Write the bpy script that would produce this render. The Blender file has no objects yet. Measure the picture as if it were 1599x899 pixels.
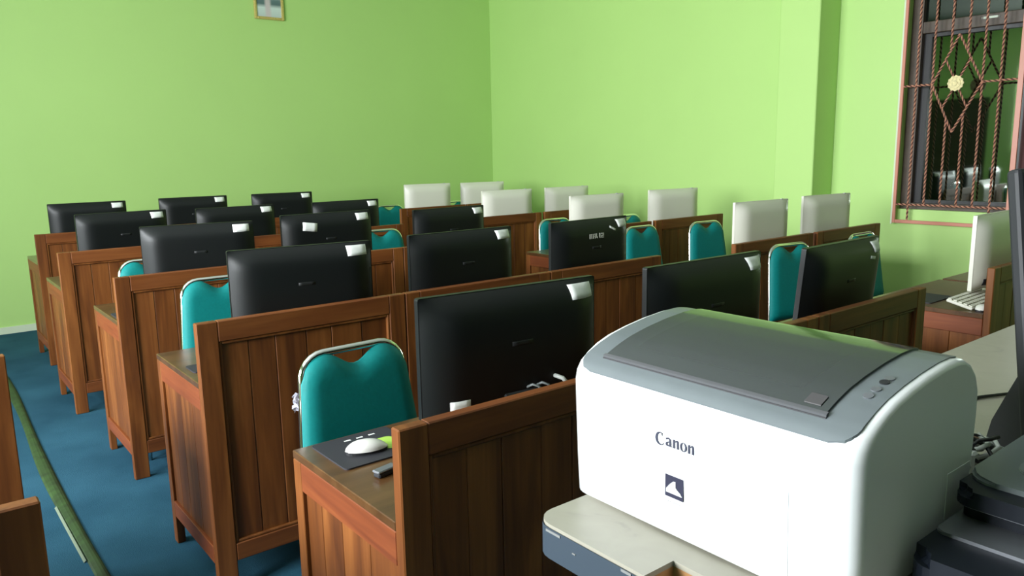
import bpy, bmesh, math, random
from mathutils import Vector, Matrix
PI = math.pi
rnd = random.Random(7)
COL = bpy.context.scene.collection
SC = bpy.context.scene

# ------------------------------------------------------------------ camera
CAMP = Vector((-0.88085, -1.69408, 1.54443))
F_PX, YAW, PITCH, ROLL = 1211.163, math.radians(38.45592), math.radians(10.12017), math.radians(-1.06981)
fw = Vector((math.sin(YAW) * math.cos(PITCH), math.cos(YAW) * math.cos(PITCH), -math.sin(PITCH)))
rt = Vector((math.cos(YAW), -math.sin(YAW), 0)); up = rt.cross(fw)
c_, s_ = math.cos(ROLL), math.sin(ROLL)
rt2, up2 = c_ * rt + s_ * up, -s_ * rt + c_ * up
cd = bpy.data.cameras.new('camera'); cam = bpy.data.objects.new('camera', cd); COL.objects.link(cam)
cd.sensor_width = 36.0; cd.lens = F_PX / 1599 * 36.0; cd.clip_start = 0.02
cam.matrix_world = Matrix(((rt2.x, up2.x, -fw.x, CAMP.x), (rt2.y, up2.y, -fw.y, CAMP.y), (rt2.z, up2.z, -fw.z, CAMP.z), (0, 0, 0, 1)))
SC.camera = cam
# ------------------------------------------------------------------ light and exposure
SC.view_settings.view_transform = 'Standard'; SC.view_settings.look = 'None'
SC.view_settings.gamma = 1.0; SC.view_settings.exposure = 1.15
world = bpy.data.worlds.new('world'); SC.world = world; world.use_nodes = True
bg = world.node_tree.nodes['Background']; bg.inputs[0].default_value = (0.80, 0.90, 1.0, 1); bg.inputs[1].default_value = 1.6
def area(name, loc, aim, sx, sy, power, col):
    l = bpy.data.lights.new(name, 'AREA'); l.shape = 'RECTANGLE'; l.size = sx; l.size_y = sy; l.spread = math.radians(150); l.energy = power; l.color = col
    o = bpy.data.objects.new(name, l); COL.objects.link(o); o.location = loc
    o.rotation_euler = (Vector(aim) - Vector(loc)).to_track_quat('-Z', 'Y').to_euler(); return o
DAY = (0.93, 0.97, 1.0)
area('daylight_window_near', (-3.85, 0.35, 2.0), (0, 0.9, 1.75), 1.9, 1.5, 165, DAY)
area('daylight_window_far', (-3.85, 2.65, 2.0), (0, 2.8, 1.7), 1.7, 1.5, 112, DAY)

# ------------------------------------------------------------------ materials
def mat(name, base, rough=0.6, metal=0.0, coat=0.0, spec=0.5):
    m = bpy.data.materials.new(name); m.use_nodes = True
    b = m.node_tree.nodes['Principled BSDF']
    b.inputs['Base Color'].default_value = (*base, 1); b.inputs['Roughness'].default_value = rough
    b.inputs['Metallic'].default_value = metal; b.inputs['Coat Weight'].default_value = coat
    b.inputs['Specular IOR Level'].default_value = spec
    return m
def N(m, t, **kw):
    n = m.node_tree.nodes.new(t)
    for k, v in kw.items():
        if hasattr(n, k): setattr(n, k, v)
        else: n.inputs[k].default_value = v
    return n
def L(m, a, b): m.node_tree.links.new(a, b)
def P(m): return m.node_tree.nodes['Principled BSDF']
def ramp(m, fac, stops):
    r = N(m, 'ShaderNodeValToRGB'); e = r.color_ramp.elements
    while len(e) < len(stops): e.new(0.5)
    for i, (p, c) in enumerate(stops): e[i].position = p; e[i].color = (*c, 1)
    L(m, fac, r.inputs['Fac']); return r.outputs['Color']
def bump(m, h, strength, dist=0.01):
    b = N(m, 'ShaderNodeBump'); b.inputs['Strength'].default_value = strength; b.inputs['Distance'].default_value = dist
    L(m, h, b.inputs['Height']); L(m, b.outputs['Normal'], P(m).inputs['Normal'])
def speckled(name, base, rough, scale, amount, bumpv=0.0, **kw):
    m = mat(name, base, rough, **kw)
    tc = N(m, 'ShaderNodeTexCoord'); n = N(m, 'ShaderNodeTexNoise'); n.inputs['Scale'].default_value = scale; n.inputs['Detail'].default_value = 5
    L(m, tc.outputs['Object'], n.inputs['Vector'])
    lo = tuple(c * (1 - amount) for c in base); hi = tuple(min(1, c * (1 + amount)) for c in base)
    L(m, ramp(m, n.outputs['Fac'], [(0.3, lo), (0.7, hi)]), P(m).inputs['Base Color'])
    if bumpv: bump(m, n.outputs['Fac'], bumpv)
    return m
def wood(name, dark, mid, light, axis, rough=0.5, coat=0.06):
    m = mat(name, mid, rough, coat=coat, spec=0.32); P(m).inputs['Coat Roughness'].default_value = 0.25
    tc = N(m, 'ShaderNodeTexCoord'); oi = N(m, 'ShaderNodeObjectInfo')
    sc = [9, 9, 9]; sc[axis] = 0.9
    mp = N(m, 'ShaderNodeMapping'); mp.inputs['Scale'].default_value = sc
    mul = N(m, 'ShaderNodeVectorMath', operation='SCALE'); mul.inputs['Scale'].default_value = 37.0
    cmb = N(m, 'ShaderNodeCombineXYZ')
    for i in range(3): L(m, oi.outputs['Random'], cmb.inputs[i])
    L(m, cmb.outputs[0], mul.inputs[0]); L(m, tc.outputs['Object'], mp.inputs['Vector']); L(m, mul.outputs[0], mp.inputs['Location'])
    n = N(m, 'ShaderNodeTexNoise'); n.inputs['Scale'].default_value = 1.4; n.inputs['Detail'].default_value = 6; n.inputs['Distortion'].default_value = 1.2
    L(m, mp.outputs[0], n.inputs['Vector'])
    mp2 = N(m, 'ShaderNodeMapping'); s2 = [60, 60, 60]; s2[axis] = 2.5; mp2.inputs['Scale'].default_value = s2
    L(m, tc.outputs['Object'], mp2.inputs['Vector']); L(m, mul.outputs[0], mp2.inputs['Location'])
    n2 = N(m, 'ShaderNodeTexNoise'); n2.inputs['Scale'].default_value = 1.5; n2.inputs['Detail'].default_value = 3
    L(m, mp2.outputs[0], n2.inputs['Vector'])
    ad = N(m, 'ShaderNodeMath', operation='MULTIPLY_ADD'); L(m, n2.outputs['Fac'], ad.inputs[0]); ad.inputs[1].default_value = 0.3
    L(m, n.outputs['Fac'], ad.inputs[2])
    ad2 = N(m, 'ShaderNodeMath', operation='MULTIPLY_ADD'); L(m, oi.outputs['Random'], ad2.inputs[0]); ad2.inputs[1].default_value = 0.14
    L(m, ad.outputs[0], ad2.inputs[2])
    L(m, ramp(m, ad2.outputs[0], [(0.48, dark), (0.72, mid), (0.98, light)]), P(m).inputs['Base Color'])
    return m
W_V = wood('varnished_wood_upright', (0.085, 0.024, 0.005), (0.160, 0.049, 0.0095), (0.26, 0.090, 0.020), 2)
W_H = wood('varnished_wood_rail', (0.095, 0.026, 0.006), (0.155, 0.045, 0.010), (0.21, 0.068, 0.016), 0)
W_Y = wood('varnished_wood_side_rail', (0.12, 0.028, 0.008), (0.18, 0.044, 0.012), (0.235, 0.068, 0.018), 1)
W_T = wood('varnished_desktop', (0.060, 0.026, 0.008), (0.090, 0.040, 0.013), (0.12, 0.056, 0.019), 0, rough=0.3, coat=0.5)
GREEN = speckled('green_wall_paint', (0.45, 0.685, 0.22), 0.55, 1.3, 0.015, 0.0)
WHITE_CEIL = mat('ceiling_white', (0.80, 0.82, 0.78), 0.9)
BASEB = mat('baseboard_grey', (0.62, 0.70, 0.52), 0.6)
CARPET = mat('blue_carpet', (0.02, 0.09, 0.15), 0.95, spec=0.1)
def _carpet(m):
    tc = N(m, 'ShaderNodeTexCoord'); n = N(m, 'ShaderNodeTexNoise'); n.inputs['Scale'].default_value = 260; n.inputs['Detail'].default_value = 3
    L(m, tc.outputs['Object'], n.inputs['Vector'])
    n2 = N(m, 'ShaderNodeTexNoise'); n2.inputs['Scale'].default_value = 2.2; n2.inputs['Detail'].default_value = 4
    L(m, tc.outputs['Object'], n2.inputs['Vector'])
    a = N(m, 'ShaderNodeMath', operation='MULTIPLY_ADD'); L(m, n.outputs['Fac'], a.inputs[0]); a.inputs[1].default_value = 0.5; L(m, n2.outputs['Fac'], a.inputs[2])
    L(m, ramp(m, a.outputs[0], [(0.5, (0.014, 0.058, 0.095)), (1.0, (0.032, 0.108, 0.165))]), P(m).inputs['Base Color'])
    bump(m, n.outputs['Fac'], 0.5, 0.004)
_carpet(CARPET)
BLACK_PL = mat('black_shell_plastic', (0.0050, 0.0064, 0.0064), 0.42, spec=0.32)
BLACK_MAT = mat('black_matte_plastic', (0.012, 0.013, 0.016), 0.6)
LOGO_D = mat('dim_logo', (0.011, 0.0125, 0.0125), 0.5, spec=0.3)
WHITE_PL = mat('white_shell_plastic', (0.66, 0.65, 0.56), 0.38)
SCREEN = mat('screen_glass', (0.006, 0.006, 0.008), 0.08)
PAPER = speckled('sticker_paper', (0.74, 0.76, 0.73), 0.7, 60, 0.05)
CHROME = mat('chrome', (0.80, 0.80, 0.78), 0.12, 1.0)
TEAL = speckled('teal_vinyl', (0.001, 0.185, 0.178), 0.6, 90, 0.06, 0.04, spec=0.25)
P_WHITE = mat('printer_white', (0.83, 0.85, 0.86), 0.32)
P_GREY = speckled('printer_grey_cover', (0.135, 0.157, 0.167), 0.36, 30, 0.04)
P_LINE = mat('seam_grey', (0.50, 0.52, 0.53), 0.5)
INK = mat('logo_ink', (0.030, 0.033, 0.060), 0.5)
INK2 = mat('emblem_ink', (0.010, 0.010, 0.035), 0.5)
LAM = mat('cream_laminate', (0.60, 0.55, 0.42), 0.38)
def _lam(m):
    tc = N(m, 'ShaderNodeTexCoord'); n = N(m, 'ShaderNodeTexNoise'); n.inputs['Scale'].default_value = 14; n.inputs['Detail'].default_value = 6; n.inputs['Distortion'].default_value = 1.5
    L(m, tc.outputs['Object'], n.inputs['Vector'])
    L(m, ramp(m, n.outputs['Fac'], [(0.22, (0.24, 0.228, 0.195)), (0.36, (0.32, 0.30, 0.245)), (0.75, (0.35, 0.33, 0.27))]), P(m).inputs['Base Color'])
_lam(LAM)
EDGE = mat('blue_grey_edge_band', (0.032, 0.048, 0.068), 0.5)
RAW = speckled('raw_wood_core', (0.42, 0.21, 0.08), 0.8, 40, 0.2)
STEEL = mat('painted_steel_leg', (0.55, 0.57, 0.58), 0.4)
B_DEV = mat('inkjet_black', (0.006, 0.009, 0.016), 0.5, spec=0.25)
B_LID = mat('inkjet_grey_lid', (0.125, 0.15, 0.155), 0.42)
SILVER = mat('silver_trim', (0.20, 0.21, 0.23), 0.35, 0.5)
MONF = mat('monitor_slate', (0.07, 0.085, 0.125), 0.4)
MOUSE_W = mat('mouse_silver_white', (0.76, 0.74, 0.70), 0.25)
GREEN_ST = mat('lime_print', (0.36, 0.58, 0.08), 0.6)
PAD = mat('mouse_pad_black', (0.018, 0.018, 0.024), 0.7)
BROWNF = speckled('brown_window_frame', (0.075, 0.052, 0.038), 0.5, 12, 0.2)
DARKF = mat('black_window_sash', (0.012, 0.012, 0.013), 0.4)
MAROON = mat('maroon_window_mullion', (0.09, 0.012, 0.012), 0.5)
PINK = mat('salmon_grille_paint', (0.56, 0.215, 0.150), 0.38)
COPPER = mat('copper_brown_grille_paint', (0.58, 0.27, 0.18), 0.34, 0.2)
GROOVE_SHADE = mat('painted_grille_groove_shade', (0.085, 0.025, 0.018), 0.55)  # dark brown painted into the twist grooves as shade between bright ridges
BRASS = speckled('yellow_medallion', (0.66, 0.56, 0.27), 0.4, 60, 0.25)
GOLD = speckled('gilded_frame', (0.62, 0.49, 0.16), 0.35, 160, 0.35, 0.2, metal=0.3)
TAPE = speckled('green_tape', (0.019, 0.047, 0.009), 0.65, 18, 0.45, 0.1)
PALE = mat('pale_strip', (0.16, 0.20, 0.14), 0.6)
CABLE_B = mat('black_cable', (0.012, 0.012, 0.012), 0.5)
CABLE_W = mat('grey_white_cable', (0.50, 0.53, 0.50), 0.5)
CABLE_BR = mat('brown_cable', (0.22, 0.13, 0.08), 0.5)
LEFT_DARK = mat('dark_door_leaf', (0.05, 0.03, 0.02), 0.5)
# tinted reflective window glass, as the panes in the photograph
TINT = bpy.data.materials.new('tinted_reflective_glass'); TINT.use_nodes = True
TINT2 = bpy.data.materials.new('tinted_clear_glass'); TINT2.use_nodes = True
def _tint(m, k=0.30):
    nt = m.node_tree; nt.nodes.clear()
    o = N(m, 'ShaderNodeOutputMaterial'); g = N(m, 'ShaderNodeBsdfGlossy'); g.inputs['Roughness'].default_value = 0.03; g.inputs['Color'].default_value = (0.85, 0.95, 0.86, 1)
    t = N(m, 'ShaderNodeBsdfTransparent'); t.inputs['Color'].default_value = (0.10, 0.13, 0.11, 1)
    x = N(m, 'ShaderNodeMixShader'); x.inputs[0].default_value = k
    L(m, t.outputs[0], x.inputs[1]); L(m, g.outputs[0], x.inputs[2]); L(m, x.outputs[0], o.inputs['Surface'])
_tint(TINT); _tint(TINT2, 0.07)
# smoky see-through cover of the printer
SMOKE = bpy.data.materials.new('smoky_clear_cover'); SMOKE.use_nodes = True
def _smoke(m):
    nt = m.node_tree; nt.nodes.clear()
    o = N(m, 'ShaderNodeOutputMaterial'); g = N(m, 'ShaderNodeBsdfGlossy'); g.inputs['Roughness'].default_value = 0.12; g.inputs['Color'].default_value = (0.9, 0.95, 0.95, 1)
    t = N(m, 'ShaderNodeBsdfTransparent'); t.inputs['Color'].default_value = (0.34, 0.36, 0.37, 1)
    d = N(m, 'ShaderNodeBsdfDiffuse'); d.inputs['Color'].default_value = (0.05, 0.058, 0.06, 1)
    fr = N(m, 'ShaderNodeFresnel'); fr.inputs['IOR'].default_value = 2.0
    x1 = N(m, 'ShaderNodeMixShader'); x1.inputs[0].default_value = 0.45
    L(m, t.outputs[0], x1.inputs[1]); L(m, d.outputs[0], x1.inputs[2])
    x = N(m, 'ShaderNodeMixShader'); L(m, fr.outputs[0], x.inputs[0])
    L(m, x1.outputs[0], x.inputs[1]); L(m, g.outputs[0], x.inputs[2]); L(m, x.outputs[0], o.inputs['Surface'])
_smoke(SMOKE)
# framed print: soft bands seen at this distance
PRINT = mat('framed_print', (0.6, 0.68, 0.68), 0.4)
def _print(m):
    tc = N(m, 'ShaderNodeTexCoord'); sp = N(m, 'ShaderNodeSeparateXYZ'); L(m, tc.outputs['Generated'], sp.inputs[0])
    band = ramp(m, sp.outputs['Z'], [(0.0, (0.50, 0.58, 0.56)), (0.24, (0.62, 0.72, 0.70)), (0.34, (0.10, 0.16, 0.17)), (0.44, (0.12, 0.19, 0.20)), (0.56, (0.42, 0.50, 0.50)), (1.0, (0.45, 0.52, 0.52))])
    mid = ramp(m, sp.outputs['X'], [(0.30, (0, 0, 0)), (0.40, (1, 1, 1)), (0.52, (1, 1, 1)), (0.62, (0, 0, 0))])
    mx = N(m, 'ShaderNodeMix', data_type='RGBA'); L(m, mid, mx.inputs['Factor']); L(m, band, mx.inputs['A']); mx.inputs['B'].default_value = (0.60, 0.52, 0.54, 1)
    L(m, mx.outputs['Result'], P(m).inputs['Base Color'])
_print(PRINT)

# ------------------------------------------------------------------ mesh helpers
def B(): return bmesh.new()
def box(bm, x0, x1, y0, y1, z0, z1, bev=0.0, seg=1, M=None):
    r = bmesh.ops.create_cube(bm, size=1.0); v = r['verts']
    for p in v:
        p.co = Vector(((x0 + x1) / 2 + p.co.x * (x1 - x0), (y0 + y1) / 2 + p.co.y * (y1 - y0), (z0 + z1) / 2 + p.co.z * (z1 - z0)))
    if bev:
        es = list({e for p in v for e in p.link_edges})
        rr = bmesh.ops.bevel(bm, geom=es, offset=bev, segments=seg, affect='EDGES', profile=0.5)
        v = list({q for f in rr['faces'] for q in f.verts} | {p for p in v if p.is_valid})
    if M is not None:
        for p in v: p.co = M @ p.co
    return bm
def tube(bm, pts, r, seg=8, closed=False, cap=True, rad=None):
    pts = [Vector(p) for p in pts]; n = len(pts); rings = []
    t0 = (pts[1] - pts[0]).normalized(); nrm = t0.orthogonal().normalized()
    for i in range(n):
        if closed: t = (pts[(i + 1) % n] - pts[i - 1]).normalized()
        else: t = (pts[min(i + 1, n - 1)] - pts[max(i - 1, 0)]).normalized()
        nrm = (nrm - t * nrm.dot(t)).normalized(); bi = t.cross(nrm); rr = rad[i] if rad else r
        rings.append([bm.verts.new(pts[i] + rr * (math.cos(2 * PI * k / seg) * nrm + math.sin(2 * PI * k / seg) * bi)) for k in range(seg)])
    m = n if closed else n - 1
    for i in range(m):
        a, b = rings[i], rings[(i + 1) % n]
        for k in range(seg):
            f = bm.faces.new((a[k], a[(k + 1) % seg], b[(k + 1) % seg], b[k])); f.smooth = True
    if cap and not closed:
        bm.faces.new(rings[0][::-1]); bm.faces.new(rings[-1])
    return bm
def twist(bm, a, b, half, pitch=0.07, step=0.0045):
    a, b = Vector(a), Vector(b); d = b - a; ln = d.length; t = d.normalized()
    n1 = Vector((1, 0, 0)); n1 = (n1 - t * n1.dot(t)).normalized(); n2 = t.cross(n1)
    n = max(2, int(ln / step)); prev = None
    for i in range(n + 1):
        an = 2 * PI * (ln * i / n) / pitch; c = a + d * i / n
        ring = [bm.verts.new(c + half * 1.45 * (0.52 + 0.48 * abs(math.cos(k * PI / 4))) * (math.cos(an + k * PI / 4) * n1 + math.sin(an + k * PI / 4) * n2)) for k in range(8)]
        if prev:
            for k in range(8):
                f = bm.faces.new((prev[k], prev[(k + 1) % 8], ring[(k + 1) % 8], ring[k])); f.material_index = 1 if k % 4 in (1, 2) else 0  # groove faces take the painted shade colour
        else: bm.faces.new(ring[::-1])
        prev = ring
    bm.faces.new(prev); return bm
def prism(bm, poly, z0, z1, smooth=False, M=None):
    n = len(poly); lo = [bm.verts.new((x, y, z0)) for x, y in poly]; hi = [bm.verts.new((x, y, z1)) for x, y in poly]
    bm.faces.new(lo[::-1]); bm.faces.new(hi)
    for i in range(n):
        f = bm.faces.new((lo[i], lo[(i + 1) % n], hi[(i + 1) % n], hi[i])); f.smooth = smooth
    if M is not None:
        for p in lo + hi: p.co = M @ p.co
    return bm
def grid(bm, fn, nu, nv, smooth=True, flip=False):
    g = [[bm.verts.new(fn(i / nu, j / nv)) for j in range(nv + 1)] for i in range(nu + 1)]
    for i in range(nu):
        for j in range(nv):
            q = (g[i][j], g[i + 1][j], g[i + 1][j + 1], g[i][j + 1])
            f = bm.faces.new(q[::-1] if flip else q); f.smooth = smooth
    return g
def rrect(x0, x1, y0, y1, r, n=5):
    out = []
    for cx, cy, a0 in ((x1 - r, y1 - r, 0), (x0 + r, y1 - r, 90), (x0 + r, y0 + r, 180), (x1 - r, y0 + r, 270)):
        for k in range(n + 1):
            a = math.radians(a0 + 90 * k / n); out.append((cx + r * math.cos(a), cy + r * math.sin(a)))
    return out
def obj(name, bm, material, parent=None, loc=(0, 0, 0), fixn=True):
    me = bpy.data.meshes.new(name)
    if fixn: bmesh.ops.recalc_face_normals(bm, faces=bm.faces)
    bm.to_mesh(me); bm.free()
    for m in (material if isinstance(material, (list, tuple)) else [material]): me.materials.append(m)
    o = bpy.data.objects.new(name, me); COL.objects.link(o); o.location = loc
    if parent: o.parent = parent
    return o
def thing(name, loc, label=None, cat=None, group=None, rz=0):
    o = bpy.data.objects.new(name, None); o.empty_display_size = 0.05; COL.objects.link(o)
    o.location = loc; o.rotation_euler = (0, 0, rz); tag(o, label, cat, group); return o
def tag(o, label=None, cat=None, group=None):
    if label: o['label'] = label
    if cat: o['category'] = cat
    if group: o['group'] = group
    return o
def structure(name, bm, m, parent=None):
    o = obj(name, bm, m, parent)
    if not parent: o['kind'] = 'structure'
    return o
def copy_tree(o, parent=None):
    c = o.copy(); COL.objects.link(c); c.parent = parent
    for ch in list(o.children): copy_tree(ch, c)
    return c

# ------------------------------------------------------------------ room
XL, XR, YF, YB, ZC = -3.6, 5.305, -5.6, 6.45, 3.62
T = 0.2
structure('floor', box(B(), XL - T, XR + T, YF - T, YB + T, -0.1, 0), CARPET)
structure('ceiling', box(B(), XL - T, XR + T, YF - T, YB + T, ZC, ZC + 0.1), WHITE_CEIL)
structure('wall_back', box(B(), XL - T, XR + T, YB, YB + T, 0, ZC), GREEN)
def wall_open(x0, x1, y0, y1, z1, holes, along):       # wall slab with rectangular openings (a0, a1, z0, z1)
    bm = B(); lo, hi = (y0, y1) if along == 'y' else (x0, x1)
    def seg(a, b, za, zb):
        if b - a < 1e-4 or zb - za < 1e-4: return
        if along == 'y': box(bm, x0, x1, a, b, za, zb)
        else: box(bm, a, b, y0, y1, za, zb)
    cur = lo
    for a, b, za, zb in sorted(holes):
        seg(cur, a, 0, z1); seg(a, b, 0, za); seg(a, b, zb, z1); cur = b
    seg(cur, hi, 0, z1); return bm
structure('wall_right', wall_open(XR, XR + T, YF, YB, ZC, [(-0.45, 1.205, 1.03, 2.95)], 'y'), GREEN)
structure('wall_left', wall_open(XL - T, XL, YF, YB, ZC, [(-0.6, 1.3, 1.25, 2.8), (1.75, 3.60, 1.35, 2.9), (4.0, 5.1, 0, 2.3)], 'y'), GREEN)
structure('wall_front', box(B(), XL, XR, YF - T, YF, 0, ZC), mat('front_wall_low_bounce', (0.16, 0.18, 0.14), 0.7))  # unseen wall, colour darkened to cut bounce light on camera-facing sides
structure('pillar', box(B(), 5.0, XR, 1.757, 2.11, 0, ZC, 0.006), GREEN)
structure('baseboard_back', box(B(), XL, XR, YB - 0.012, YB, 0, 0.062), BASEB)
structure('baseboard_right', box(B(), XR - 0.012, XR, 2.11, YB - 0.012, 0, 0.062), BASEB)
# dark room behind the barred window: corridor shell
structure('wall_corridor', box(B(), 7.3, 7.4, -3, 6, 0, 3.6), mat('corridor_wall', (0.10, 0.16, 0.07), 0.8))
# door leaf in the left wall
d = structure('door_1', box(B(), XL - 0.12, XL - 0.07, 4.0, 5.1, 0, 2.3), LEFT_DARK)
for zz in (0.35, 1.35):
    obj('door_panel', box(B(), XL - 0.07, XL - 0.055, 4.15, 4.95, zz, zz + 0.75, 0.006), LEFT_DARK, d)
obj('door_handle', tube(B(), [(XL - 0.07, 4.1, 1.05), (XL - 0.01, 4.1, 1.05), (XL - 0.01, 4.2, 1.05)], 0.009), CHROME, d)
# windows of the left wall (light source)
for i, (a, b, za, zb) in enumerate(((-0.6, 1.3, 1.25, 2.8), (1.75, 3.60, 1.35, 2.9))):
    bm = B(); f = 0.05
    box(bm, XL - 0.14, XL - 0.06, a, a + f, za, zb); box(bm, XL - 0.14, XL - 0.06, b - f, b, za, zb)
    box(bm, XL - 0.14, XL - 0.06, a + f, b - f, za, za + f); box(bm, XL - 0.14, XL - 0.06, a + f, b - f, zb - f, zb)
    w = structure('window_%d' % (i + 2), bm, BROWNF)
    for k in range(1, 3):
        y = a + (b - a) * k / 3; obj('mullion', box(B(), XL - 0.13, XL - 0.07, y - 0.02, y + 0.02, za + f, zb - f), BROWNF, w)

# ------------------------------------------------------------------ barred window on the right wall
bm = B(); fx0, fx1 = XR + 0.05, XR + 0.14
box(bm, fx0, fx1, 1.125, 1.205, 1.03, 2.95); box(bm, fx0, fx1, -0.45, -0.38, 1.03, 2.95)
box(bm, fx0, fx1, -0.38, 1.125, 1.03, 1.075); box(bm, fx0, fx1, -0.38, 1.125, 2.88, 2.95)
win = structure('window_1', bm, BROWNF)
obj('transom', box(B(), fx0 + 0.005, fx1, -0.38, 1.125, 2.345, 2.43, 0.004), BROWNF, win)
obj('mullion', box(B(), fx0, fx1, 0.30, 0.40, 1.075, 2.345), MAROON, win)
for (a, b) in ((0.40, 1.125), (-0.38, 0.30)):
    bm = B(); s = 0.055
    box(bm, fx0 + 0.05, fx1 + 0.01, b - s, b, 1.075, 2.345); box(bm, fx0 + 0.05, fx1 + 0.01, a, a + 0.03, 1.075, 2.345)
    box(bm, fx0 + 0.05, fx1 + 0.01, a + 0.03, b - s, 1.075, 1.10); box(bm, fx0 + 0.05, fx1 + 0.01, a + 0.03, b - s, 2.32, 2.345)
    sash = obj('sash', bm, DARKF, win)
    obj('pane', box(B(), XR + 0.13, XR + 0.136, a + 0.03, b - s, 1.10, 2.32), TINT, sash)
tp = obj('top_pane', box(B(), XR + 0.09, XR + 0.096, -0.38, 1.125, 2.43, 2.88), TINT2, win)
obj('window_latch', box(B(), XR + 0.045, XR + 0.055, 0.60, 0.72, 2.395, 2.41), CHROME, win)

GX = 5.25
gr = thing('window_grille', (GX, 0.80, 0.925), 'copper painted twisted bar grille with diamond and medallion over the window', 'grille')
def G(y, z, dx=0.0): return (dx, y - 0.80, z - 0.925)
def gpart(name, bm, m=None): return obj(name, bm, m or [COPPER, GROOVE_SHADE], gr)
gpart('frame_bar', box(B(), -0.008, 0.008, 1.185 - .80, 1.208 - .80, 0, 2.03, 0.002), PINK)
gpart('pale_edge_line', box(B(), -0.004, 0.010, 1.208 - .80, 1.222 - .80, -0.01, 2.03, 0.001), BASEB)
gpart('frame_bar', box(B(), -0.008, 0.008, 0.38 - .80, 0.415 - .80, 0, 2.03, 0.002), PINK)
gpart('frame_bar', box(B(), -0.008, 0.008, 0.415 - .80, 1.185 - .80, 0, 0.026, 0.002), PINK)
gpart('frame_bar', box(B(), -0.008, 0.008, 0.415 - .80, 1.185 - .80, 2.004, 2.03, 0.002), PINK)
H5 = 0.0062
dT, dL, dR, dB = (0.812, 2.30), (0.98, 1.96), (0.64, 1.955), (0.82, 1.61)
def edge_z(y, a, b): return a[1] + (b[1] - a[1]) * (y - a[0]) / (b[0] - a[0])
for y, zb in ((1.095, 0.95), (0.98, 1.07), (0.64, 1.07), (0.525, 1.02)):
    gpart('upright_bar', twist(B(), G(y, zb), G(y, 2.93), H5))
for y in (0.865, 0.75):
    lo = edge_z(y, dL, dB) if y > dB[0] else edge_z(y, dR, dB)
    hi = edge_z(y, dL, dT) if y > dT[0] else edge_z(y, dR, dT)
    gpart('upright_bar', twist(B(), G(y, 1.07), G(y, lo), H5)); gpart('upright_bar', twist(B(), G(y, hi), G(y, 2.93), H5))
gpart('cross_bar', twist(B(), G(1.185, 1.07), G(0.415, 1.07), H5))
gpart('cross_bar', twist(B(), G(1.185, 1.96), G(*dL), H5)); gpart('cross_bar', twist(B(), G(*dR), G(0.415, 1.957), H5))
for a, b in ((dT, dL), (dT, dR), (dB, dL), (dB, dR)):
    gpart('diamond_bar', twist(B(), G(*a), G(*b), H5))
mc = (0.812, 1.957)
for a, b in ((dT, dL), (dT, dR), (dB, dL), (dB, dR)):
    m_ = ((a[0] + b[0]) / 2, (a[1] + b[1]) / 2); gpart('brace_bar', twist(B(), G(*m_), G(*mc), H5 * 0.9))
bm = B()
Mm = Matrix.Translation(G(mc[0], mc[1], -0.006)) @ Matrix.Rotation(-PI / 2, 4, 'Y')
prism(bm, [(0.054 * (1 + 0.06 * math.cos(12 * 2 * PI * k / 48)) * math.cos(2 * PI * k / 48), 0.054 * (1 + 0.06 * math.cos(12 * 2 * PI * k / 48)) * math.sin(2 * PI * k / 48)) for k in range(48)], 0, 0.010, M=Mm)
prism(bm, [(0.036 * math.cos(2 * PI * k / 24), 0.036 * math.sin(2 * PI * k / 24)) for k in range(24)], 0.010, 0.015, M=Mm)
prism(bm, [(0.016 * math.cos(2 * PI * k / 12), 0.016 * math.sin(2 * PI * k / 12)) for k in range(12)], 0.015, 0.021, M=Mm)
gpart('medallion', bm, BRASS)

# ------------------------------------------------------------------ framed picture on the back wall
pf = thing('picture_frame', (2.43, YB - 0.012, 2.915), 'small picture in a gilded ornate frame hanging high on the back wall', 'picture')
pw, ph, bw = 0.158, 0.43, 0.028
def frame_side(x0, x1, z0, z1): return box(B(), x0, x1, -0.014, 0.010, z0, z1, 0.006, 2)
obj('frame_side', frame_side(-pw, -pw + bw, 0, ph), GOLD, pf); obj('frame_side', frame_side(pw - bw, pw, 0, ph), GOLD, pf)
obj('frame_side', frame_side(-pw + bw, pw - bw, 0, bw), GOLD, pf); obj('frame_side', frame_side(-pw + bw, pw - bw, ph - bw, ph), GOLD, pf)
bm = B()
for k in range(9): box(bm, -pw + 0.035 + k * 0.028, -pw + 0.049 + k * 0.028, -0.018, -0.013, 0.010, 0.020)
obj('carved_beading', bm, GOLD, pf)
obj('print', box(B(), -pw + bw, pw - bw, -0.002, 0.004, bw, ph - bw), PRINT, pf)

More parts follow.
